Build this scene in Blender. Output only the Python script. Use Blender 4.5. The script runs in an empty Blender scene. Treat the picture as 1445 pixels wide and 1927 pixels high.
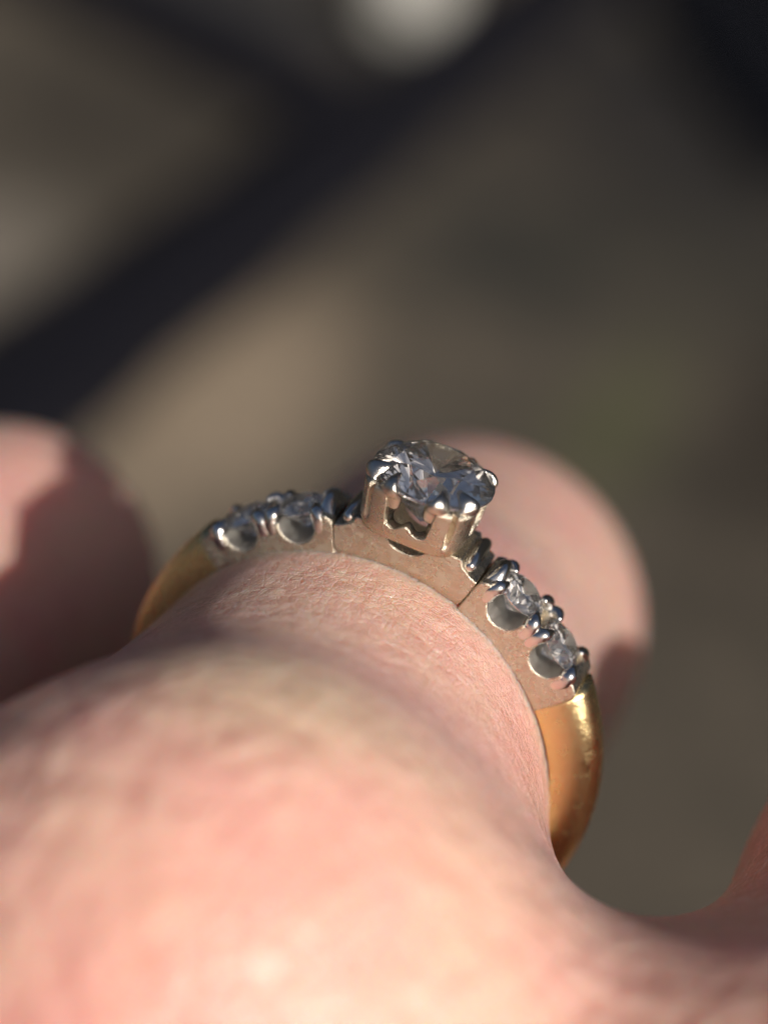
# Macro photograph of a ring on a hand.  1 Blender unit = 1 mm.
import bpy, bmesh, math, random
import numpy as np
from mathutils import Vector, Matrix
random.seed(7)
np.random.seed(7)
sc = bpy.context.scene
sc.unit_settings.system = 'METRIC'
sc.unit_settings.scale_length = 0.001
COL = sc.collection

# ------------------------------------------------------------------ camera
cam_d = bpy.data.cameras.new('camera')
cam = bpy.data.objects.new('camera', cam_d)
COL.objects.link(cam)
R_ = Vector((0.91054408, 0.33193157, 0.24643641))
U_ = Vector((-0.37280832, 0.40165035, 0.83647532))
F_ = Vector((-0.17867129, 0.85352119, -0.4894672))
M = Matrix.Identity(4)
for i in range(3):
    M[i][0], M[i][1], M[i][2] = R_[i], U_[i], -F_[i]
M.translation = Vector((13.73677348, -72.73526933, 52.02501611))
cam.matrix_world = M
cam_d.sensor_fit = 'VERTICAL'
cam_d.lens = 1000.0
cam_d.sensor_height = 1000.0 * 1927 / 4133.15
cam_d.sensor_width = cam_d.sensor_height * 1445 / 1927
cam_d.clip_start = 1.0
cam_d.clip_end = 200000.0
cam_d.dof.use_dof = True
cam_d.dof.focus_distance = 83.3
cam_d.dof.aperture_fstop = 1.0 / 4.4       # aperture diameter 4.4 mm
sc.camera = cam

# ------------------------------------------------------------------ sky, sun, exposure
SUN = Vector((0.63, -0.57, 0.51)).normalized()
elev = math.asin(SUN.z)
azim = math.atan2(SUN.x, SUN.y)
w = bpy.data.worlds.new('World')
sc.world = w
w.use_nodes = True
nt = w.node_tree
sky = nt.nodes.new('ShaderNodeTexSky')
sky.sky_type = 'NISHITA'
sky.sun_disc = False
sky.sun_elevation = elev
sky.sun_rotation = azim
sky.air_density = 0.75
sky.dust_density = 4.0
bg = nt.nodes['Background']
bg.inputs['Strength'].default_value = 0.06
nt.links.new(sky.outputs[0], bg.inputs['Color'])
sun_d = bpy.data.lights.new('sun', 'SUN')
sun_d.energy = 4.5
sun_d.angle = math.radians(0.5)
sun_d.color = (1.0, 0.95, 0.87)
sun = bpy.data.objects.new('sun', sun_d)
COL.objects.link(sun)
sun.rotation_euler = SUN.to_track_quat('Z', 'Y').to_euler()
sun.location = SUN * 300
sc.view_settings.view_transform = 'Standard'
sc.view_settings.look = 'None'
sc.view_settings.exposure = 0.0
sc.view_settings.gamma = 1.0
cy = sc.cycles
cy.max_bounces = 16
cy.transmission_bounces = 14
cy.adaptive_threshold = 0.02
cy.glossy_bounces = 8
cy.diffuse_bounces = 4
cy.use_denoising = True
cy.sample_clamp_indirect = 8.0

# ------------------------------------------------------------------ helpers
def link(name, me, mats, parent=None, smooth=True):
    if not isinstance(mats, (list, tuple)):
        mats = [mats]
    for m in mats:
        me.materials.append(m)
    o = bpy.data.objects.new(name, me)
    COL.objects.link(o)
    if parent is not None:
        o.parent = parent
    me.polygons.foreach_set('use_smooth', [smooth] * len(me.polygons))
    return o

def mesh(name, V, Fs):
    me = bpy.data.meshes.new(name)
    me.from_pydata([tuple(map(float, v)) for v in V], [], [tuple(map(int, f)) for f in Fs])
    bm = bmesh.new(); bm.from_mesh(me)
    bmesh.ops.recalc_face_normals(bm, faces=bm.faces)
    bm.to_mesh(me); bm.free()
    return me

def bevel(o, width, segments=2, angle=32):
    b = o.modifiers.new('bevel', 'BEVEL')
    b.width = width; b.segments = segments
    b.limit_method = 'ANGLE'; b.angle_limit = math.radians(angle)
    n = o.modifiers.new('normals', 'WEIGHTED_NORMAL')
    n.keep_sharp = True

def pol(a, r):
    a = math.radians(a)
    return (r * math.sin(a), r * math.cos(a))

def extrude(name, prof, y0, y1):
    n = len(prof)
    V = [(x, y0, z) for x, z in prof] + [(x, y1, z) for x, z in prof]
    Fs = [list(range(n)), list(range(2 * n - 1, n - 1, -1))]
    Fs += [[i, n + i, n + (i + 1) % n, (i + 1) % n] for i in range(n)]
    return mesh(name, V, Fs)

def tube(name, pts, rads, n=16, flat=1.0, caps=4, up=None):
    """Rounded tapered tube through points, with dome caps."""
    P = [Vector(p) for p in pts]
    # resample with catmull-rom
    Q, RR = [], []
    for i in range(len(P) - 1):
        p0, p1, p2, p3 = P[max(i - 1, 0)], P[i], P[i + 1], P[min(i + 2, len(P) - 1)]
        for k in range(5):
            t = k / 5
            Q.append(0.5 * ((2 * p1) + (p2 - p0) * t + (2 * p0 - 5 * p1 + 4 * p2 - p3) * t * t + (3 * p1 - p0 - 3 * p2 + p3) * t ** 3))
            RR.append(rads[i] * (1 - t) + rads[i + 1] * t)
    Q.append(P[-1]); RR.append(rads[-1])
    T = [(Q[min(i + 1, len(Q) - 1)] - Q[max(i - 1, 0)]).normalized() for i in range(len(Q))]
    rings = []
    for k in range(caps, 0, -1):
        a = k / (caps + 0.4) * math.pi / 2
        rings.append((Q[0] - T[0] * RR[0] * math.sin(a), T[0], RR[0] * math.cos(a)))
    for q, t, r in zip(Q, T, RR):
        rings.append((q, t, r))
    for k in range(1, caps + 1):
        a = k / (caps + 0.4) * math.pi / 2
        rings.append((Q[-1] + T[-1] * RR[-1] * math.sin(a), T[-1], RR[-1] * math.cos(a)))
    V, Fs = [], []
    if up is None:
        up = Vector((0, 1, 0)) if abs(T[0].y) < 0.8 else Vector((1, 0, 0))
    for q, t, r in rings:
        s = t.cross(up).normalized(); b = t.cross(s)
        up = -b if (-b).dot(up) > 0 else b
        for k in range(n):
            a = 2 * math.pi * k / n
            V.append(q + s * r * math.cos(a) * flat + b * r * math.sin(a))
    m = len(rings)
    for i in range(m - 1):
        for k in range(n):
            Fs.append([i * n + k, i * n + (k + 1) % n, (i + 1) * n + (k + 1) % n, (i + 1) * n + k])
    Fs.append(list(range(n))); Fs.append(list(range((m - 1) * n, m * n)))
    return mesh(name, V, Fs)

# ------------------------------------------------------------------ materials
def mat(name):
    m = bpy.data.materials.new(name)
    m.use_nodes = True
    return m, m.node_tree, m.node_tree.nodes['Principled BSDF']

def N(t, kind, **kw):
    n = t.nodes.new(kind)
    for k, v in kw.items():
        if k in n.inputs:
            n.inputs[k].default_value = v
        else:
            setattr(n, k, v)
    return n

def metal(name, color, rough, bump, scratch):
    m, t, p = mat(name)
    p.inputs['Metallic'].default_value = 1.0
    co = N(t, 'ShaderNodeTexCoord')
    n1 = N(t, 'ShaderNodeTexNoise', Scale=1.6, Detail=6.0, Roughness=0.65)
    t.links.new(co.outputs['Object'], n1.inputs['Vector'])
    r = N(t, 'ShaderNodeMapRange')
    r.inputs['From Min'].default_value = 0.3; r.inputs['From Max'].default_value = 0.7
    r.inputs['To Min'].default_value = rough * 0.7; r.inputs['To Max'].default_value = rough * 1.35
    t.links.new(n1.outputs[0], r.inputs['Value'])
    t.links.new(r.outputs[0], p.inputs['Roughness'])
    # colour: faint tarnish
    mx = N(t, 'ShaderNodeMix', data_type='RGBA')
    mx.inputs[6].default_value = (*color, 1)
    mx.inputs[7].default_value = (*[c * 0.94 for c in color], 1)
    t.links.new(n1.outputs[0], mx.inputs[0])
    t.links.new(mx.outputs[2], p.inputs['Base Color'])
    # scratches: thin ridges of stretched noise in two directions, plus pitting
    tot = None
    for rot, sc_, w_ in (((0.3, 0.5, 0.9), (2.0, 2.0, 22), 0.5), ((1.2, -0.6, 0.2), (1.5, 30, 2.5), 0.4)):
        mp = N(t, 'ShaderNodeMapping')
        mp.inputs['Rotation'].default_value = rot
        mp.inputs['Scale'].default_value = sc_
        t.links.new(co.outputs['Object'], mp.inputs['Vector'])
        n = N(t, 'ShaderNodeTexNoise', Scale=1.0, Detail=2.0)
        t.links.new(mp.outputs[0], n.inputs['Vector'])
        a = N(t, 'ShaderNodeMath', operation='SUBTRACT'); a.inputs[1].default_value = 0.5
        t.links.new(n.outputs[0], a.inputs[0])
        b = N(t, 'ShaderNodeMath', operation='ABSOLUTE'); t.links.new(a.outputs[0], b.inputs[0])
        c = N(t, 'ShaderNodeMapRange')
        c.inputs['From Min'].default_value = 0.0; c.inputs['From Max'].default_value = 0.035
        c.inputs['To Min'].default_value = -w_ * scratch; c.inputs['To Max'].default_value = 0
        t.links.new(b.outputs[0], c.inputs['Value'])
        if tot is None:
            tot = c
        else:
            s = N(t, 'ShaderNodeMath', operation='ADD')
            t.links.new(tot.outputs[0], s.inputs[0]); t.links.new(c.outputs[0], s.inputs[1]); tot = s
    n3 = N(t, 'ShaderNodeTexNoise', Scale=20.0, Detail=4.0, Roughness=0.7)
    t.links.new(co.outputs['Object'], n3.inputs['Vector'])
    s = N(t, 'ShaderNodeMath', operation='ADD')
    t.links.new(tot.outputs[0], s.inputs[0]); t.links.new(n3.outputs[0], s.inputs[1])
    bp = N(t, 'ShaderNodeBump'); bp.inputs['Strength'].default_value = bump
    bp.inputs['Distance'].default_value = 0.05
    t.links.new(s.outputs[0], bp.inputs['Height'])
    t.links.new(bp.outputs[0], p.inputs['Normal'])
    return m

WHITE = (0.68, 0.605, 0.485)
GOLD = (0.87, 0.68, 0.35)
M_satin = metal('white_gold_satin', WHITE, 0.26, 0.50, 0.5)
M_prong = metal('white_gold_prong', (0.74, 0.70, 0.63), 0.17, 0.28, 0.7)
M_bore = metal('white_gold_rough', (0.70, 0.67, 0.62), 0.38, 0.5, 0.8)
M_polish = metal('white_gold_polished', (0.80, 0.78, 0.75), 0.12, 0.10, 0.4)
M_gold = metal('yellow_gold', GOLD, 0.23, 0.26, 0.7)

def diamond_mat():
    m = bpy.data.materials.new('diamond')
    m.use_nodes = True
    t = m.node_tree
    t.nodes.remove(t.nodes['Principled BSDF'])
    out = t.nodes['Material Output']
    b = N(t, 'ShaderNodeBsdfGlass')
    b.inputs['Color'].default_value = (1, 1, 1, 1)
    b.inputs['IOR'].default_value = 2.418
    b.inputs['Roughness'].default_value = 0.03
    # a little white scatter mixed in to brighten the stones
    d = N(t, 'ShaderNodeBsdfDiffuse'); d.inputs['Color'].default_value = (0.8, 0.8, 0.8, 1)
    tr = N(t, 'ShaderNodeBsdfTranslucent'); tr.inputs['Color'].default_value = (0.8, 0.8, 0.8, 1)
    e = N(t, 'ShaderNodeMixShader'); t.links.new(d.outputs[0], e.inputs[1]); t.links.new(tr.outputs[0], e.inputs[2])
    f = N(t, 'ShaderNodeMixShader'); f.inputs[0].default_value = 0.02
    t.links.new(b.outputs[0], f.inputs[1]); t.links.new(e.outputs[0], f.inputs[2])
    t.links.new(f.outputs[0], out.inputs['Surface'])
    return m
M_dia = diamond_mat()

def skin_mat():
    m, t, p = mat('skin')
    co = N(t, 'ShaderNodeTexCoord')
    def noise(scale, detail=3.0, rough=0.55, vec=None):
        n = N(t, 'ShaderNodeTexNoise', Scale=scale, Detail=detail, Roughness=rough)
        t.links.new(vec or co.outputs['Object'], n.inputs['Vector'])
        return n
    # colour: pale pink skin, redder mottling
    n1 = noise(0.13, 3.0)
    cr = N(t, 'ShaderNodeValToRGB')
    e = cr.color_ramp.elements
    e[0].position = 0.34; e[0].color = (0.80, 0.515, 0.40, 1)
    e[1].position = 0.66; e[1].color = (0.81, 0.43, 0.375, 1)
    t.links.new(n1.outputs[0], cr.inputs[0])
    base = cr.outputs[0]
    # blanched skin over the knuckle bone, flushed skin below it
    for (x, y, z), rad, c, st in (((0.5, -15.5, 9.5), 6.5, (0.81, 0.60, 0.42, 1), 0.8), ((-3.0, -21.0, 2.0), 8.0, (0.85, 0.45, 0.41, 1), 0.8)):
        vm = N(t, 'ShaderNodeVectorMath', operation='DISTANCE'); vm.inputs[1].default_value = (x, y, z)
        t.links.new(co.outputs['Object'], vm.inputs[0])
        mr = N(t, 'ShaderNodeMapRange', interpolation_type='SMOOTHSTEP')
        mr.inputs['From Min'].default_value = rad * 0.3; mr.inputs['From Max'].default_value = rad
        mr.inputs['To Min'].default_value = st; mr.inputs['To Max'].default_value = 0
        t.links.new(vm.outputs['Value'], mr.inputs['Value'])
        mb = N(t, 'ShaderNodeMix', data_type='RGBA')
        t.links.new(mr.outputs[0], mb.inputs[0]); t.links.new(base, mb.inputs[6]); mb.inputs[7].default_value = c
        base = mb.outputs[2]
    # dry, whitish flaking skin in the web between the fingers
    vm = N(t, 'ShaderNodeVectorMath', operation='DISTANCE'); vm.inputs[1].default_value = (15.0, -8.0, 2.0)
    t.links.new(co.outputs['Object'], vm.inputs[0])
    dm = N(t, 'ShaderNodeMapRange', interpolation_type='SMOOTHSTEP')
    dm.inputs['From Min'].default_value = 3.0; dm.inputs['From Max'].default_value = 10.0
    dm.inputs['To Min'].default_value = 0.75; dm.inputs['To Max'].default_value = 0.0
    t.links.new(vm.outputs['Value'], dm.inputs['Value'])
    fk = noise(2.2, 6.0, 0.75)
    fr = N(t, 'ShaderNodeMapRange'); fr.inputs['From Min'].default_value = 0.54; fr.inputs['From Max'].default_value = 0.66
    t.links.new(fk.outputs[0], fr.inputs['Value'])
    fl = N(t, 'ShaderNodeMath', operation='MULTIPLY')
    t.links.new(dm.outputs[0], fl.inputs[0]); t.links.new(fr.outputs[0], fl.inputs[1])
    mb = N(t, 'ShaderNodeMix', data_type='RGBA')
    t.links.new(fl.outputs[0], mb.inputs[0]); t.links.new(base, mb.inputs[6]); mb.inputs[7].default_value = (0.86, 0.78, 0.76, 1)
    base = mb.outputs[2]
    n2 = noise(1.1, 4.0, 0.6)
    mx = N(t, 'ShaderNodeMix', data_type='RGBA', blend_type='MULTIPLY')
    mx.inputs[0].default_value = 0.35
    cr2 = N(t, 'ShaderNodeValToRGB')
    cr2.color_ramp.elements[0].position = 0.3; cr2.color_ramp.elements[0].color = (0.80, 0.66, 0.62, 1)
    cr2.color_ramp.elements[1].position = 0.62; cr2.color_ramp.elements[1].color = (1, 1, 1, 1)
    t.links.new(n2.outputs[0], cr2.inputs[0])
    t.links.new(base, mx.inputs[6]); t.links.new(cr2.outputs[0], mx.inputs[7])
    t.links.new(mx.outputs[2], p.inputs['Base Color'])
    p.inputs['Subsurface Weight'].default_value = 1.0
    p.inputs['Subsurface Radius'].default_value = (1.0, 0.36, 0.19)
    p.inputs['Subsurface Scale'].default_value = 2.0
    p.inputs['Roughness'].default_value = 0.14
    p.inputs['IOR'].default_value = 1.4
    p.inputs['Specular IOR Level'].default_value = 0.5
    # relief: lozenge creases (two crossed sets), cells and fine grain
    vo = N(t, 'ShaderNodeTexVoronoi', feature='DISTANCE_TO_EDGE', Scale=3.4)
    mp = N(t, 'ShaderNodeMapping'); mp.inputs['Scale'].default_value = (1.0, 0.6, 1.0)
    dn = noise(2.0, 2.0)
    av = N(t, 'ShaderNodeMix', data_type='RGBA'); av.inputs[0].default_value = 0.12
    t.links.new(co.outputs['Object'], mp.inputs['Vector'])
    t.links.new(mp.outputs[0], av.inputs[6]); t.links.new(dn.outputs['Color'], av.inputs[7])
    t.links.new(av.outputs[2], vo.inputs['Vector'])
    vr = N(t, 'ShaderNodeMapRange'); vr.inputs['From Max'].default_value = 0.11
    t.links.new(vo.outputs['Distance'], vr.inputs['Value'])
    vo2 = N(t, 'ShaderNodeTexVoronoi', feature='DISTANCE_TO_EDGE', Scale=8.0)
    t.links.new(av.outputs[2], vo2.inputs['Vector'])
    vr2 = N(t, 'ShaderNodeMapRange'); vr2.inputs['From Max'].default_value = 0.14
    t.links.new(vo2.outputs['Distance'], vr2.inputs['Value'])
    n3 = noise(7.0, 5.0, 0.65)
    n5 = noise(1.3, 2.0, 0.5)
    n4 = noise(0.55, 3.0, 0.5)
    def ma(op, a, b):
        k = N(t, 'ShaderNodeMath', operation=op)
        for i, v in enumerate((a, b)):
            if isinstance(v, float):
                k.inputs[i].default_value = v
            else:
                t.links.new(v, k.inputs[i])
        return k.outputs[0]
    # fine texture is strong on the finger, stretched smooth over the bent knuckle
    sep = N(t, 'ShaderNodeSeparateXYZ'); t.links.new(co.outputs['Object'], sep.inputs[0])
    fm = N(t, 'ShaderNodeMapRange', interpolation_type='SMOOTHSTEP')
    fm.inputs['From Min'].default_value = -17.0; fm.inputs['From Max'].default_value = -9.0
    fm.inputs['To Min'].default_value = 0.12; fm.inputs['To Max'].default_value = 1.0
    t.links.new(sep.outputs['Y'], fm.inputs['Value'])
    h = ma('ADD', ma('MULTIPLY', vr.outputs[0], 0.42), ma('MULTIPLY', vr2.outputs[0], 0.22))
    h = ma('ADD', h, ma('MULTIPLY', n3.outputs[0], 0.3))
    h = ma('MULTIPLY', h, fm.outputs[0])
    h = ma('ADD', h, ma('MULTIPLY', n4.outputs[0], 1.2))
    h = ma('ADD', h, ma('MULTIPLY', n5.outputs[0], 2.0))
    # soft pillows between the pores, each catches its own glint
    pf = N(t, 'ShaderNodeTexVoronoi', feature='SMOOTH_F1', Scale=0.7)
    t.links.new(av.outputs[2], pf.inputs['Vector'])
    h = ma('SUBTRACT', h, ma('MULTIPLY', pf.outputs['Distance'], 1.7))
    pg = N(t, 'ShaderNodeTexVoronoi', feature='SMOOTH_F1', Scale=1.7)
    t.links.new(av.outputs[2], pg.inputs['Vector'])
    h = ma('SUBTRACT', h, ma('MULTIPLY', pg.outputs['Distance'], 1.25))
    # broad soft folds running round the finger between knuckle and ring
    m3 = N(t, 'ShaderNodeMapping'); m3.inputs['Rotation'].default_value = (0, 0, 0.12); m3.inputs['Scale'].default_value = (0.07, 0.5, 0.07)
    t.links.new(co.outputs['Object'], m3.inputs['Vector'])
    h = ma('ADD', h, ma('MULTIPLY', noise(1.0, 2.0, 0.45, m3.outputs[0]).outputs[0], 3.2))
    # thin crossing crease lines
    for rot, scl in ((0.5, (0.7, 2.6, 0.7)), (-0.6, (0.6, 2.2, 0.6)), (0.05, (0.35, 1.5, 0.5))):
        m2 = N(t, 'ShaderNodeMapping'); m2.inputs['Rotation'].default_value = (0.2, 0.1, rot); m2.inputs['Scale'].default_value = scl
        t.links.new(co.outputs['Object'], m2.inputs['Vector'])
        nl = noise(1.0, 2.0, 0.5, m2.outputs[0])
        ab = ma('ABSOLUTE', ma('SUBTRACT', nl.outputs[0], 0.5), 0.0)
        lr = N(t, 'ShaderNodeMapRange'); lr.inputs['From Max'].default_value = 0.022
        t.links.new(ab, lr.inputs['Value'])
        h = ma('ADD', h, ma('MULTIPLY', ma('MULTIPLY', lr.outputs[0], 0.65), fm.outputs[0]))
    bp = N(t, 'ShaderNodeBump'); bp.inputs['Strength'].default_value = 0.9
    bp.inputs['Distance'].default_value = 0.14
    t.links.new(h, bp.inputs['Height'])
    t.links.new(bp.outputs[0], p.inputs['Normal'])
    return m
M_skin = skin_mat()

# ------------------------------------------------------------------ ground
def ground_mat():
    m, t, p = mat('ground')
    co = N(t, 'ShaderNodeTexCoord')
    n1 = N(t, 'ShaderNodeTexNoise', Scale=0.03, Detail=6.0, Roughness=0.65)
    t.links.new(co.outputs['Object'], n1.inputs['Vector'])
    wob = N(t, 'ShaderNodeMix', data_type='RGBA', blend_type='LINEAR_LIGHT'); wob.inputs[0].default_value = 14.0
    cr = N(t, 'ShaderNodeValToRGB')
    e = cr.color_ramp.elements
    e[0].position = 0.3; e[0].color = (0.060, 0.053, 0.042, 1)
    e[1].position = 0.7; e[1].color = (0.122, 0.100, 0.076, 1)
    t.links.new(n1.outputs[0], cr.inputs[0])
    col = cr.outputs[0]
    # soft pale, dark and greenish patches placed in the earth colour
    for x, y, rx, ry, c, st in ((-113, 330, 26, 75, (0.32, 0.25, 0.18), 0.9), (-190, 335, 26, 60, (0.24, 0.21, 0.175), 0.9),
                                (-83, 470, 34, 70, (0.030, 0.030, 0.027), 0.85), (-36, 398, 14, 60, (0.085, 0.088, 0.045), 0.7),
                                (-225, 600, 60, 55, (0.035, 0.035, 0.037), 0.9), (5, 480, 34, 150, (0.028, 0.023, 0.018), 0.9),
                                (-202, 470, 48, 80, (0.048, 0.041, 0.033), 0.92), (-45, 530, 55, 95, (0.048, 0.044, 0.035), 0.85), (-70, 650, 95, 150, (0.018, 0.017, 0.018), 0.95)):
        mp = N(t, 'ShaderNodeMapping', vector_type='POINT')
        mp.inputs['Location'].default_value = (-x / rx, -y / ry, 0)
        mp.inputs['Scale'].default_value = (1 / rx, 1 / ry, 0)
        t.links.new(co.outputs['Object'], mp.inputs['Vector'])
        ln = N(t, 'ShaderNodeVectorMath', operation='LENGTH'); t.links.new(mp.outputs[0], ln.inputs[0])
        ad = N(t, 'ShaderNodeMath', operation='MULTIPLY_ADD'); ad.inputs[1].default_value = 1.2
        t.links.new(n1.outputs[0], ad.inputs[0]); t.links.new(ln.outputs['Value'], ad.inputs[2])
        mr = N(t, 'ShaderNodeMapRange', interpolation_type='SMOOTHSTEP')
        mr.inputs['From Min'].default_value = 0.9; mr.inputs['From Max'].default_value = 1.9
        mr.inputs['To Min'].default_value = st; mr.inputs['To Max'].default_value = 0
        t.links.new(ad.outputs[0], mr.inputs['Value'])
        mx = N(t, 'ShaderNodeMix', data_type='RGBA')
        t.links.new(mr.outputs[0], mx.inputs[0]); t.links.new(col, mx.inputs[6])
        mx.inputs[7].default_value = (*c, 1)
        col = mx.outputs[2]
    t.links.new(col, p.inputs['Base Color'])
    p.inputs['Roughness'].default_value = 0.95
    p.inputs['Specular IOR Level'].default_value = 0.2
    n2 = N(t, 'ShaderNodeTexNoise', Scale=0.3, Detail=6.0)
    t.links.new(co.outputs['Object'], n2.inputs['Vector'])
    bp = N(t, 'ShaderNodeBump'); bp.inputs['Distance'].default_value = 3.0
    t.links.new(n2.outputs[0], bp.inputs['Height'])
    t.links.new(bp.outputs[0], p.inputs['Normal'])
    return m
GZ = -170.0
def make_ground():
    n = 60; V = []; Fs = []
    c = np.linspace(-1, 1, n + 1); c = np.sign(c) * np.abs(c) ** 3 * 30000
    for y in c:
        for x in c:
            V.append((x, y + 300, GZ + 2.0 * math.sin(x * .021) * math.cos(y * .017) if abs(x) < 900 and abs(y) < 900 else GZ))
    for j in range(n):
        for i in range(n):
            k = j * (n + 1) + i
            Fs.append([k, k + 1, k + n + 2, k + n + 1])
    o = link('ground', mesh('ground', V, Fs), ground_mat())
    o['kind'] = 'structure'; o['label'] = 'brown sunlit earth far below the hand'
make_ground()

def plain(name, c, rough, spec=0.3, nscale=0.2, amp=0.35):
    m, t, p = mat(name)
    co = N(t, 'ShaderNodeTexCoord')
    n = N(t, 'ShaderNodeTexNoise', Scale=nscale, Detail=5.0)
    t.links.new(co.outputs['Object'], n.inputs['Vector'])
    mx = N(t, 'ShaderNodeMix', data_type='RGBA')
    mx.inputs[6].default_value = (*[v * (1 - amp) for v in c], 1); mx.inputs[7].default_value = (*[v * (1 + amp) for v in c], 1)
    t.links.new(n.outputs[0], mx.inputs[0]); t.links.new(mx.outputs[2], p.inputs['Base Color'])
    p.inputs['Roughness'].default_value = rough; p.inputs['Specular IOR Level'].default_value = spec
    bp = N(t, 'ShaderNodeBump'); bp.inputs['Distance'].default_value = 0.6
    t.links.new(n.outputs[0], bp.inputs['Height']); t.links.new(bp.outputs[0], p.inputs['Normal'])
    return m
M_shadow_strip = plain('shadow_strip_black', (0.009, 0.009, 0.013), 0.9, 0.08)
M_stone = plain('pale_stone', (0.42, 0.41, 0.38), 0.9, 0.2, 0.08, 0.15)
M_sheet = plain('navy_black', (0.010, 0.011, 0.016), 0.85, 0.15)

def shadow_strip(a, b, width, height, label, group):  # shadow bands on the ground, put in as solid near-black strips
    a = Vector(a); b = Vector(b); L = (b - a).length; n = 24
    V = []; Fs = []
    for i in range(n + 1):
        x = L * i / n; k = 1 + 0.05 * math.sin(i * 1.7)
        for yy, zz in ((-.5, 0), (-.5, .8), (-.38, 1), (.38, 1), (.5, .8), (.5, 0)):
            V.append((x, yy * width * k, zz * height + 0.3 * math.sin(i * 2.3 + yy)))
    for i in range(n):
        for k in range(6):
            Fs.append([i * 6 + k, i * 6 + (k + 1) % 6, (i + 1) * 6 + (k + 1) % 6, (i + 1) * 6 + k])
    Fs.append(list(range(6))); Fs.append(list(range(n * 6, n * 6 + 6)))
    o = link('ground_shadow_strip', mesh('ground_shadow_strip', V, Fs), M_shadow_strip, smooth=False)
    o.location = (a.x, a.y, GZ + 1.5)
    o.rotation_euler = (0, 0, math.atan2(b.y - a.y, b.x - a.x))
    o['label'] = label; o['category'] = 'shadow_strip'; o['group'] = group
shadow_strip((-140, 190, 0), (-140, 760, 0), 30, 12, 'long black strip standing in for a shadow band, running diagonally up from the left edge, badly out of focus', 'shadow bands put in as dark strips')
shadow_strip((-330, 552, 0), (-161, 512, 0), 30, 14, 'shorter black strip standing in for a shadow band at the upper left, meeting the long one side-on', 'shadow bands put in as dark strips')

def stone():
    bm = bmesh.new(); bmesh.ops.create_icosphere(bm, subdivisions=4, radius=1)
    for v in bm.verts:
        c = v.co; k = 1 + 0.06 * math.sin(4 * c.x + 1) * math.cos(3.2 * c.y) + 0.05 * math.sin(6 * c.z + 2 * c.x)
        v.co = Vector((c.x * 14, c.y * 20, c.z * 17)) * k
    me = bpy.data.meshes.new('stone'); bm.to_mesh(me); bm.free()
    o = link('stone', me, M_stone); o.location = (-173, 622, GZ + 14)
    o['label'] = 'pale grey stone at the top edge, beside the long black strip'; o['category'] = 'stone'
stone()

def dark_sheet():  # ribbed dark sheet standing in for a dark blurred area
    V = []; Fs = []; x0, x1, y0, y1 = 0, 260, 0, 300; nr = 52
    prof = []
    for i in range(nr):
        x = x0 + (x1 - x0) * i / nr; d = (x1 - x0) / nr
        prof += [(x, 3.0), (x + d * .3, 5.0), (x + d * .6, 5.0), (x + d * .9, 3.0)]
    prof += [(x1, 3.0), (x1, 0), (x0, 0)]
    n = len(prof)
    V = [(x, y0, z) for x, z in prof] + [(x, y1, z) for x, z in prof]
    Fs = [[i, n + i, n + (i + 1) % n, (i + 1) % n] for i in range(n)] + [list(range(n)), list(range(2 * n - 1, n - 1, -1))]
    o = link('dark_sheet', mesh('dark_sheet', V, Fs), M_sheet, smooth=False)
    o.location = (-32, 590, GZ + 3); o.rotation_euler = (0, 0, 0.5)
    o['label'] = 'navy-black ribbed sheet standing in for a dark blurred area at the far upper right'; o['category'] = 'sheet'
dark_sheet()

# dark board screen added out of view to darken what the metal reflects
def dark_screen():
    root = bpy.data.objects.new('added_dark_screen', None); COL.objects.link(root)
    root.location = (-150, 1350, GZ)
    root['label'] = 'tall dark boarded screen added out of view for the metal to reflect'; root['category'] = 'dark_screen'
    M_f = plain('dark_screen_paint', (0.014, 0.013, 0.012), 0.8, 0.15, 0.01)
    bm = bmesh.new(); bmesh.ops.create_cube(bm, size=1)
    for v in bm.verts: v.co = Vector((v.co.x * 146, v.co.y * 22, (v.co.z + .5) * 1350))
    bmesh.ops.bevel(bm, geom=bm.edges[:], offset=4, segments=1, affect='EDGES')
    me = bpy.data.meshes.new('board'); bm.to_mesh(me); bm.free(); me.materials.append(M_f)
    for i in range(60):
        o = bpy.data.objects.new('board', me); COL.objects.link(o); o.parent = root
        o.location = ((i - 30) * 150, 0.0003 * ((i - 30) * 30) ** 2 * -1 + random.uniform(-2, 2), random.uniform(-8, 8))
dark_screen()

# ------------------------------------------------------------------ hand: one continuous skin
def seg(P, a, b, ra, rb):
    a = np.array(a, np.float32); b = np.array(b, np.float32)
    ab = b - a; L2 = float(ab @ ab)
    q = [P[i] - a[i] for i in range(3)]
    tt = np.clip((q[0] * ab[0] + q[1] * ab[1] + q[2] * ab[2]) / L2, 0, 1)
    d = np.sqrt((q[0] - tt * ab[0]) ** 2 + (q[1] - tt * ab[1]) ** 2 + (q[2] - tt * ab[2]) ** 2)
    tt = tt * tt * (3 - 2 * tt)
    return d - (ra + (rb - ra) * tt)

def smin(a, b, k):
    h = np.clip(0.5 + 0.5 * (b - a) / k, 0, 1)
    return b + (a - b) * h - k * h * (1 - h)

def chain(P, pts, k):
    d = None
    for (a, ra), (b, rb) in zip(pts[:-1], pts[1:]):
        s = seg(P, a, b, ra, rb)
        d = s if d is None else smin(d, s, k)
    return d

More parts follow.
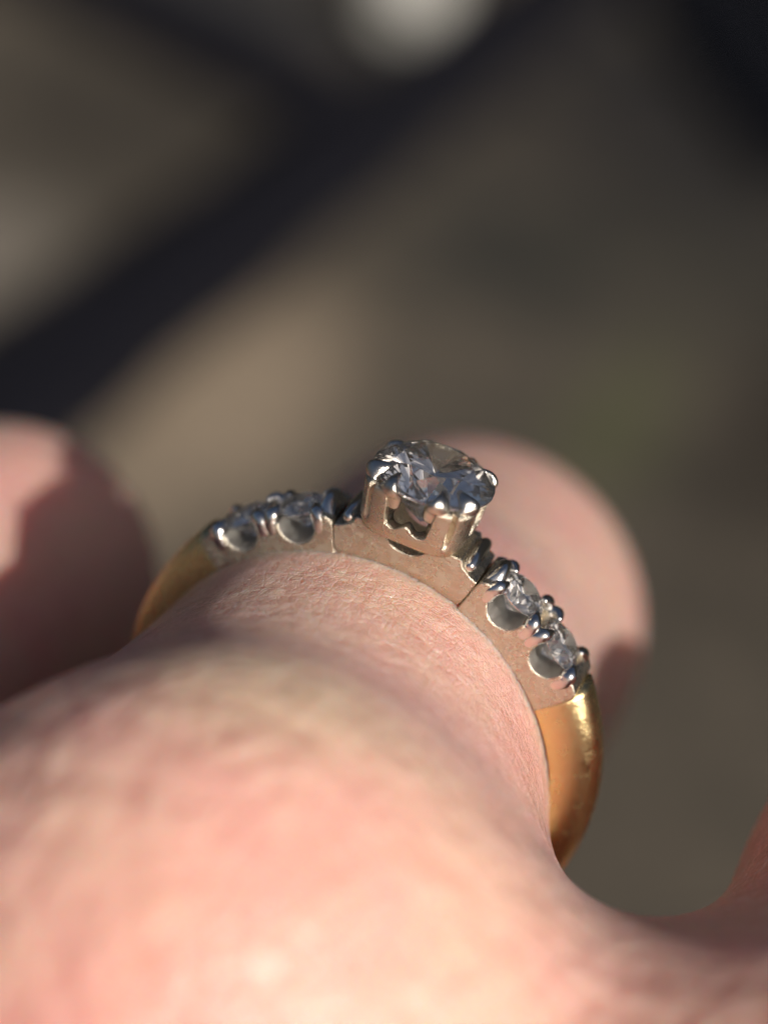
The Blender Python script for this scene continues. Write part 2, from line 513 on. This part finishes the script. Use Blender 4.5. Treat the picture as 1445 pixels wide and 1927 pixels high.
def surface_nets(F, org, h):
    S = F < 0
    nx, ny, nz = F.shape
    cnt = np.zeros((nx - 1, ny - 1, nz - 1), np.int8)
    for i in (0, 1):
        for j in (0, 1):
            for k in (0, 1):
                cnt += S[i:nx - 1 + i, j:ny - 1 + j, k:nz - 1 + k]
    act = np.argwhere((cnt > 0) & (cnt < 8))
    idx = -np.ones(cnt.shape, np.int64)
    idx[act[:, 0], act[:, 1], act[:, 2]] = np.arange(len(act))
    acc = np.zeros((len(act), 3)); n = np.zeros(len(act))
    corners = [(i, j, k) for i in (0, 1) for j in (0, 1) for k in (0, 1)]
    for c0 in corners:
        for ax in range(3):
            if c0[ax]:
                continue
            c1 = list(c0); c1[ax] = 1
            f0 = F[act[:, 0] + c0[0], act[:, 1] + c0[1], act[:, 2] + c0[2]]
            f1 = F[act[:, 0] + c1[0], act[:, 1] + c1[1], act[:, 2] + c1[2]]
            m = (f0 < 0) != (f1 < 0)
            tt = np.where(m, f0 / np.where(m, f0 - f1, 1), 0)
            p = np.tile(np.array(c0, float), (len(act), 1)); p[:, ax] += tt
            acc[m] += p[m]; n[m] += 1
    V = (act + acc / n[:, None]) * h + np.array(org)
    quads = []
    for ax in range(3):
        sl0 = [slice(None)] * 3; sl1 = [slice(None)] * 3
        sl0[ax] = slice(0, -1); sl1[ax] = slice(1, None)
        ch = np.argwhere(S[tuple(sl0)] != S[tuple(sl1)])
        b, c = (ax + 1) % 3, (ax + 2) % 3
        ok = (ch[:, b] > 0) & (ch[:, c] > 0) & (ch[:, b] < F.shape[b] - 1) & (ch[:, c] < F.shape[c] - 1)
        ch = ch[ok]
        inside = S[ch[:, 0], ch[:, 1], ch[:, 2]]
        def cell(db, dc):
            q = ch.copy(); q[:, b] += db; q[:, c] += dc
            return idx[q[:, 0], q[:, 1], q[:, 2]]
        Q = np.stack([cell(-1, -1), cell(0, -1), cell(0, 0), cell(-1, 0)], 1)
        Q[~inside] = Q[~inside][:, ::-1]
        quads.append(Q)
    return V, np.concatenate(quads)

def hand_field(P):
    x, y, z = P
    ring_f = chain(P, [((1.0, -17.5, 1.2), 9.5), ((-0.2, -6.5, -0.3), 8.1), ((-0.35, -2.5, 0.2), 8.1), ((-0.4, 1.0, -0.2), 8.0),
                       ((-0.4, 8.0, -2.8), 8.2), ((-1.2, 24.0, -8.0), 9.25), ((-1.0, 17.0, -30.0), 7.6)], 2.0)
    little = chain(P, [((-22.5, -16.0, -11.0), 8.4), ((-23.5, 2.0, -10.0), 6.8), ((-23.0, 15.3, -10.9), 7.6),
                       ((-21.0, 10.0, -30.0), 6.0)], 2.5)
    middle = chain(P, [((28.5, -15.5, -0.5), 9.8), ((26.0, 2.0, 1.5), 9.2), ((29.0, 26.0, -14.0), 8.8),
                       ((20.0, 22.0, -32.0), 7.8)], 2.5)
    back = smin(seg(P, (0.8, -15.0, -3.0), (4.0, -26.0, -48.0), 9.2, 13), seg(P, (24.0, -16.0, 0.0), (13.0, -27.0, -48.0), 10, 13), 9.0)
    back = smin(back, seg(P, (-20.0, -9.5, -11.0), (-6.0, -22.0, -48.0), 8.3, 12), 9.0)
    web_l = seg(P, (0.0, -8.5, -4.5), (-21.0, -9.5, -11.6), 6.8, 6.8)
    web_b = seg(P, (0.0, -18.5, 0.6), (-22.0, -24.5, -15.5), 9.2, 8.8)
    web_d = seg(P, (1.0, -18.0, -3.5), (29.0, -18.0, -3.0), 9.0, 9.4)
    web_r = seg(P, (2.0, -8.6, -10.0), (22.5, -9.6, -3.6), 7.4, 8.0)
    palm = seg(P, (-16.0, 0.0, -30.0), (20.0, 0.0, -30.0), 12, 12)
    d = smin(back, smin(web_l, web_r, 4.0), 6.0)
    d = smin(d, web_d, 6.0)
    d = smin(d, web_b, 6.0)
    d = smin(d, ring_f, 5.5)
    d = smin(d, little, 5.0)
    d = smin(d, middle, 5.0)
    d = smin(d, palm, 6.0)
    return d

def make_hand():
    h = 0.42
    x = np.arange(-38, 40, h, dtype=np.float32)
    y = np.arange(-42, 42, h, dtype=np.float32)
    z = np.arange(-62, 16, h, dtype=np.float32)
    P = np.meshgrid(x, y, z, indexing='ij', sparse=True)
    F = hand_field(P).astype(np.float32)
    # close the wrist end inside the volume
    V, Q = surface_nets(F, (x[0], y[0], z[0]), h)
    me = bpy.data.meshes.new('hand')
    me.vertices.add(len(V)); me.vertices.foreach_set('co', V.astype(np.float32).ravel())
    me.loops.add(len(Q) * 4); me.loops.foreach_set('vertex_index', Q.astype(np.int32).ravel())
    me.polygons.add(len(Q))
    me.polygons.foreach_set('loop_start', np.arange(0, len(Q) * 4, 4, dtype=np.int32))
    me.polygons.foreach_set('loop_total', np.full(len(Q), 4, np.int32))
    me.update(calc_edges=True); me.validate()
    o = link('hand', me, M_skin)
    s = o.modifiers.new('smooth', 'SMOOTH'); s.factor = 0.5; s.iterations = 4
    o['label'] = 'bare fair-skinned hand in a loose fist, ring finger wearing the ring'
    o['category'] = 'hand'
    return o
hand = make_hand()

# ------------------------------------------------------------------ ring
ring = bpy.data.objects.new('ring', None)
COL.objects.link(ring)
ring.empty_display_size = 3
ring['label'] = 'two-tone gold ring with large round diamond and four small diamonds'
ring['category'] = 'ring'

# shank: swept rounded D section
def make_shank():
    a0, a1, n = 50.5, 309.5, 150
    V = []; Fs = []; m = 40
    for i in range(n + 1):
        a = a0 + (a1 - a0) * i / n
        s = abs(a - 180) / 128.0            # 1 at the seam, 0 at the bottom
        hw = 0.98 + 0.22 * min(1, s * 1.05) ** 1.2
        ro = 9.75 + 0.15 * s + 0.72 * max(0, s - 0.45) ** 1.3 / 0.55 ** 1.3
        ri = 8.5
        for k in range(m):
            u = 2 * math.pi * k / m
            cu, su = math.cos(u), math.sin(u)
            if su >= 0:       # outer, rounded
                yy = hw * math.copysign(abs(cu) ** 0.62, cu)
                rr = ri + 0.12 + (ro - ri - 0.12) * abs(su) ** 0.75
            else:             # inner, comfort edge
                yy = hw * math.copysign(abs(cu) ** 0.25, cu)
                rr = ri + 0.12 - 0.12 * abs(su) ** 0.6
            px, pz = pol(a, rr)
            V.append((px, yy, pz))
    for i in range(n):
        for k in range(m):
            Fs.append([i * m + k, i * m + (k + 1) % m, (i + 1) * m + (k + 1) % m, (i + 1) * m + k])
    Fs.append(list(range(m))); Fs.append(list(range(n * m, (n + 1) * m)))
    return link('shank', mesh('shank', V, Fs), M_gold, ring)
make_shank()

def circ_bite(ac, rc, rad, a_from, a_to, n=18):
    """Points of a round bite, going from the lower-angle side through the bottom to the other side."""
    cx, cz = pol(ac, rc)
    ta = math.radians(ac)
    e_t = (math.cos(ta), -math.sin(ta)); e_r = (math.sin(ta), math.cos(ta))
    out = []
    for i in range(n + 1):
        u = math.radians(a_from + (a_to - a_from) * i / n)
        out.append((cx + rad * (math.cos(u) * e_t[0] + math.sin(u) * e_r[0]), cz + rad * (math.cos(u) * e_t[1] + math.sin(u) * e_r[1])))
    return out

ST = ((26.6, 10.36), (40.6, 10.32))       # side stones: angle, girdle radius
BITE = ((26.3, 10.0, 0.76), (40.6, 10.02, 0.70))
def shoulder_profile():
    p = []
    for i in range(25):                    # inner arc from seam end up to the head
        p.append(pol(51.8 - (51.8 - 17.3) * i / 24, 8.5))
    p += [pol(17.36, 9.3), pol(17.4, 9.9), pol(17.8, 10.25), pol(19.2, 10.42), pol(20.5, 10.42)]
    p += circ_bite(*BITE[0], 170, 370)
    p += [pol(32.6, 10.2), pol(33.2, 10.22), pol(33.8, 9.95), pol(34.4, 10.22), pol(35.2, 10.2)]
    p += circ_bite(*BITE[1], 170, 372)
    p += [pol(46.4, 10.45), pol(48, 10.5), pol(50, 10.42), pol(50.9, 10.2), pol(51.5, 9.4)]
    return p

def build_shoulder(sgn):
    prof = [(sgn * x, z) for x, z in shoulder_profile()]
    if sgn < 0:
        prof.reverse()
    o = link('shoulder', extrude('shoulder', prof, -1.22, 1.22), [M_satin, M_bore], ring)
    for pl in o.data.polygons:
        c = pl.center
        for a, r, rad in BITE:
            x, z = pol(sgn * a, r)
            if abs(pl.normal.y) < 0.5 and math.hypot(c.x - x, c.z - z) < rad * 1.02:
                pl.material_index = 1
    bevel(o, 0.09, 3)
    return o

# brilliant-cut stone
def brilliant(name, R, crown=0.13, table=0.57, pav=0.43, gird=0.02):
    h = crown * 2 * R; pd = pav * 2 * R; g = gird * 2 * R
    V = []; Fs = []
    def add(r, deg, z):
        V.append((r * math.cos(math.radians(deg)), r * math.sin(math.radians(deg)), z)); return len(V) - 1
    T = [add(table * R, 45 * k, h) for k in range(8)]
    rb = 0.79
    zb = h * (1 - rb * math.cos(math.radians(22.5))) / (1 - table)
    B = [add(rb * R, 45 * k + 22.5, zb) for k in range(8)]
    GU = [add(R, 11.25 * k, 0) for k in range(32)]
    GL = [add(R, 11.25 * k, -g) for k in range(32)]
    rp = 0.24
    zp = -g - pd * (1 - rp * math.cos(math.radians(22.5)))
    Pv = [add(rp * R, 45 * k + 22.5, zp) for k in range(8)]
    C = add(0, 0, -g - pd)
    Fs.append(T)
    for k in range(8):
        k1 = (k + 1) % 8
        Fs.append([T[k], B[k], T[k1]])
        Fs.append([T[k], B[(k - 1) % 8], GU[4 * k], B[k]])
        Fs.append([B[k], GU[4 * k], GU[4 * k + 1], GU[4 * k + 2]])
        Fs.append([B[k], GU[4 * k + 2], GU[4 * k + 3], GU[(4 * k + 4) % 32]])
        Fs.append([C, Pv[k], GL[4 * k], Pv[(k - 1) % 8]])
        Fs.append([Pv[k], GL[4 * k + 2], GL[4 * k + 1], GL[4 * k]])
        Fs.append([Pv[k], GL[(4 * k + 4) % 32], GL[4 * k + 3], GL[4 * k + 2]])
    for k in range(32):
        Fs.append([GU[k], GL[k], GL[(k + 1) % 32], GU[(k + 1) % 32]])
    return mesh(name, V, Fs)

def polar_frame(a, r):
    """Matrix whose Z points outward at angle a, origin at radius r."""
    x, z = pol(a, r)
    m = Matrix.Rotation(math.radians(a), 4, 'Y')
    m.translation = Vector((x, 0, z))
    return m

small = brilliant('side_diamond', 1.06, 0.15)
def build_side(sgn):
    sh = build_shoulder(sgn)
    for i, (a, r) in enumerate(ST):
        if i == 0 and sgn > 0 or len(small.materials) == 0:
            o = link('side_diamond', small, M_dia, ring, smooth=False)
        else:
            o = bpy.data.objects.new('side_diamond', small); COL.objects.link(o); o.parent = ring
        o.matrix_local = polar_frame(sgn * a, r) @ Matrix.Rotation(0.3 * i + 0.15 * sgn, 4, 'Z')
    # domed bridge between the head and the first stone
    V = []; Fs = []
    n, m = 24, 24
    for i in range(n + 1):
        v = -1 + 2 * i / n                 # across the band
        for k in range(m + 1):
            s = k / m                      # along the band
            a = 17.6 + (22.6 - 17.6) * s
            hump = math.sin(math.pi * min(1, max(0, s * 0.92 + 0.04))) ** 0.55
            r = 9.75 + 1.2 * hump * (1 - abs(v) ** 2.6 * 0.72)
            wid = 1.17 - 0.18 * math.sin(math.pi * s)
            x, z = pol(sgn * a, r)
            V.append((x, v * wid, z))
    for i in range(n):
        for k in range(m):
            q = i * (m + 1) + k
            Fs.append([q, q + 1, q + m + 2, q + m + 1])
    o = link('bridge', mesh('bridge', V, Fs), M_polish, ring)
    sd = o.modifiers.new('thick', 'SOLIDIFY'); sd.thickness = 0.5; sd.offset = -1
    # cross bar next to the head
    x, z = pol(sgn * 13.9, 10.55)
    link('cross_bar', tube('cross_bar', [(x, -1.0, z - 0.1), (x, -0.55, z), (x, 0.55, z), (x, 1.0, z - 0.1)], [0.26, 0.3, 0.3, 0.26]), M_polish, ring)
    # claws
    for yy in (-1, 1):
        for a_base, a_tip, rr in ((32.7, 31.3, 0.27), (35.0, 36.2, 0.27), (46.6, 45.2, 0.28), (21.0, 22.4, 0.26)):
            pts = []
            for a, r, y in ((a_base, 9.8, 0.98), (a_base, 10.2, 0.97), ((a_base + a_tip) / 2, 10.42, 0.90), (a_tip, 10.55, 0.60)):
                x, z = pol(sgn * a, r)
                pts.append((x, yy * y, z))
            link('claw', tube('claw', pts, [rr * 1.1, rr * 1.25, rr * 1.15, rr * 0.55], 12), M_polish, ring)
build_side(1)
build_side(-1)

# centre base under the head
def build_base():
    n = 21; W = 1.30
    angs = [17.15 - 34.3 * i / (n - 1) for i in range(n)]
    A = [pol(a, 8.5) for a in angs]                        # inner edge, set back
    B = [pol(a, 9.12) for a in angs]                       # top of the chamfer
    T = [pol(-17.3, 9.4), pol(-17.3, 10.15), pol(-15.2, 10.2), pol(-13.0, 10.35), (-2.2, 10.4)]
    cx, cz, rad = -0.05, 10.80, 1.10
    for i in range(17):
        u = math.radians(201.5 + (338.5 - 201.5) * i / 16)
        T.append((cx + rad * math.cos(u), cz + rad * math.sin(u)))
    T += [(2.2, 10.4), pol(13.0, 10.35), pol(15.2, 10.2), pol(17.3, 10.15), pol(17.3, 9.4)]
    V = []; m = n + n + len(T)
    for s in (-1, 1):
        V += [(x, s * (W - 0.36), z) for x, z in A] + [(x, s * W, z) for x, z in B + T]
    Fs = []
    for o in (0, m):
        Fs.append([o + n + k for k in range(n + len(T))])
        Fs += [[o + k, o + k + 1, o + n + k + 1, o + n + k] for k in range(n - 1)]
    Fs += [[k, k + 1, m + k + 1, m + k] for k in range(n - 1)]
    q = [n + n - 1] + [n + n + k for k in range(len(T))] + [n]
    Fs += [[a, b, m + b, m + a] for a, b in zip(q[:-1], q[1:])]
    Fs += [[0, n, m + n, m], [n - 1, 2 * n - 1, m + 2 * n - 1, m + n - 1]]
    o = link('gallery', mesh('gallery', V, Fs), M_satin, ring)
    bevel(o, 0.07, 3)
    return o
build_base()

# head: rounded square cup, scalloped between the corners
HZ0, HZ1 = 10.42, 12.45
def head_R(phi, s):
    n = 4.0
    c, d = abs(math.cos(phi)), abs(math.sin(phi))
    rad = 1.0 / (c ** n + d ** n) ** (1 / n)
    return rad * (2.10 + 0.20 * s)
def build_head():
    nphi, nz = 540, 20
    V = []; Fs = []
    def top(phi):
        q = abs(((math.degrees(phi) + 45) % 90) - 45)     # 0 at the faces, 45 at corners
        if q > 25.0:
            return HZ1
        e = min(1.0, (25.0 - q) / 3.5)
        low = 11.08 + 0.22 * math.cos(math.radians(q) * 7.0) ** 2 - 0.12 * (q / 25.0)
        return HZ1 + (low - HZ1) * (e * e * (3 - 2 * e))
    for lay in (0, 1):
        for i in range(nphi):
            phi = 2 * math.pi * i / nphi
            tz = top(phi)
            q = abs(((math.degrees(phi) + 45) % 90) - 45)
            for j in range(nz + 1):
                f = j / nz
                z = HZ0 + (tz - HZ0) * f
                s = (z - HZ0) / (HZ1 - HZ0)
                R = head_R(phi, s)
                if lay == 0:
                    fr = math.degrees(math.atan2(abs(math.sin(phi)), abs(math.cos(phi))))   # angle from the front or back face
                    slit = max(0, 1 - abs(fr - 40) / 2.8) ** 0.6
                    R -= 0.32 * slit * min(1, max(0, (z - 10.75) / 0.7))
                    R -= 0.14 * max(0, (10.80 - z) / 0.38)
                    if j == nz: R -= 0.06
                else:
                    R = R * 0.80 - (0.10 if j == nz else 0)
                V.append((R * math.sin(phi), -R * math.cos(phi), z))
    m = nz + 1; L = nphi * m
    for i in range(nphi):
        i1 = (i + 1) % nphi
        for j in range(nz):
            Fs.append([i * m + j, i1 * m + j, i1 * m + j + 1, i * m + j + 1])
            Fs.append([L + i * m + j, L + i * m + j + 1, L + i1 * m + j + 1, L + i1 * m + j])
        Fs.append([i * m + nz, i1 * m + nz, L + i1 * m + nz, L + i * m + nz])
        Fs.append([i * m, L + i * m, L + i1 * m, i1 * m])
    o = link('head', mesh('head', V, Fs), M_satin, ring)
    o.location = (-0.08, 0, 0)
    for c in range(4):
        for s in (-1, 1):
            phi = math.radians((40, 140, 220, 320)[c] + s * 15.0)
            pts = []
            for R, z, tw in ((head_R(phi, 1) - 0.46, 11.9, 0), (head_R(phi, 1) - 0.38, 12.35, 0), (2.40, 12.60, 0.5), (2.22, 12.80, 3.0), (1.80, 12.93, 6.0)):
                ph = phi - s * math.radians(tw)
                if c in (1, 2) and z > 12.3 and (c == 2 or s > 0):
                    z -= 0.22
                pts.append((R * math.sin(ph), -R * math.cos(ph), z))
            pr = link('prong', tube('prong', pts, [0.22, 0.27, 0.26, 0.19, 0.09], 16, 1.85, 4, Vector((math.sin(phi), -math.cos(phi), 0))), M_prong, o)
    return o
build_head()
cd = link('centre_diamond', brilliant('centre_diamond', 2.4, 0.135), M_dia, ring, smooth=False)
cd.location = (0, 0, 12.68)
cd.rotation_euler = (0, 0, 0.2)
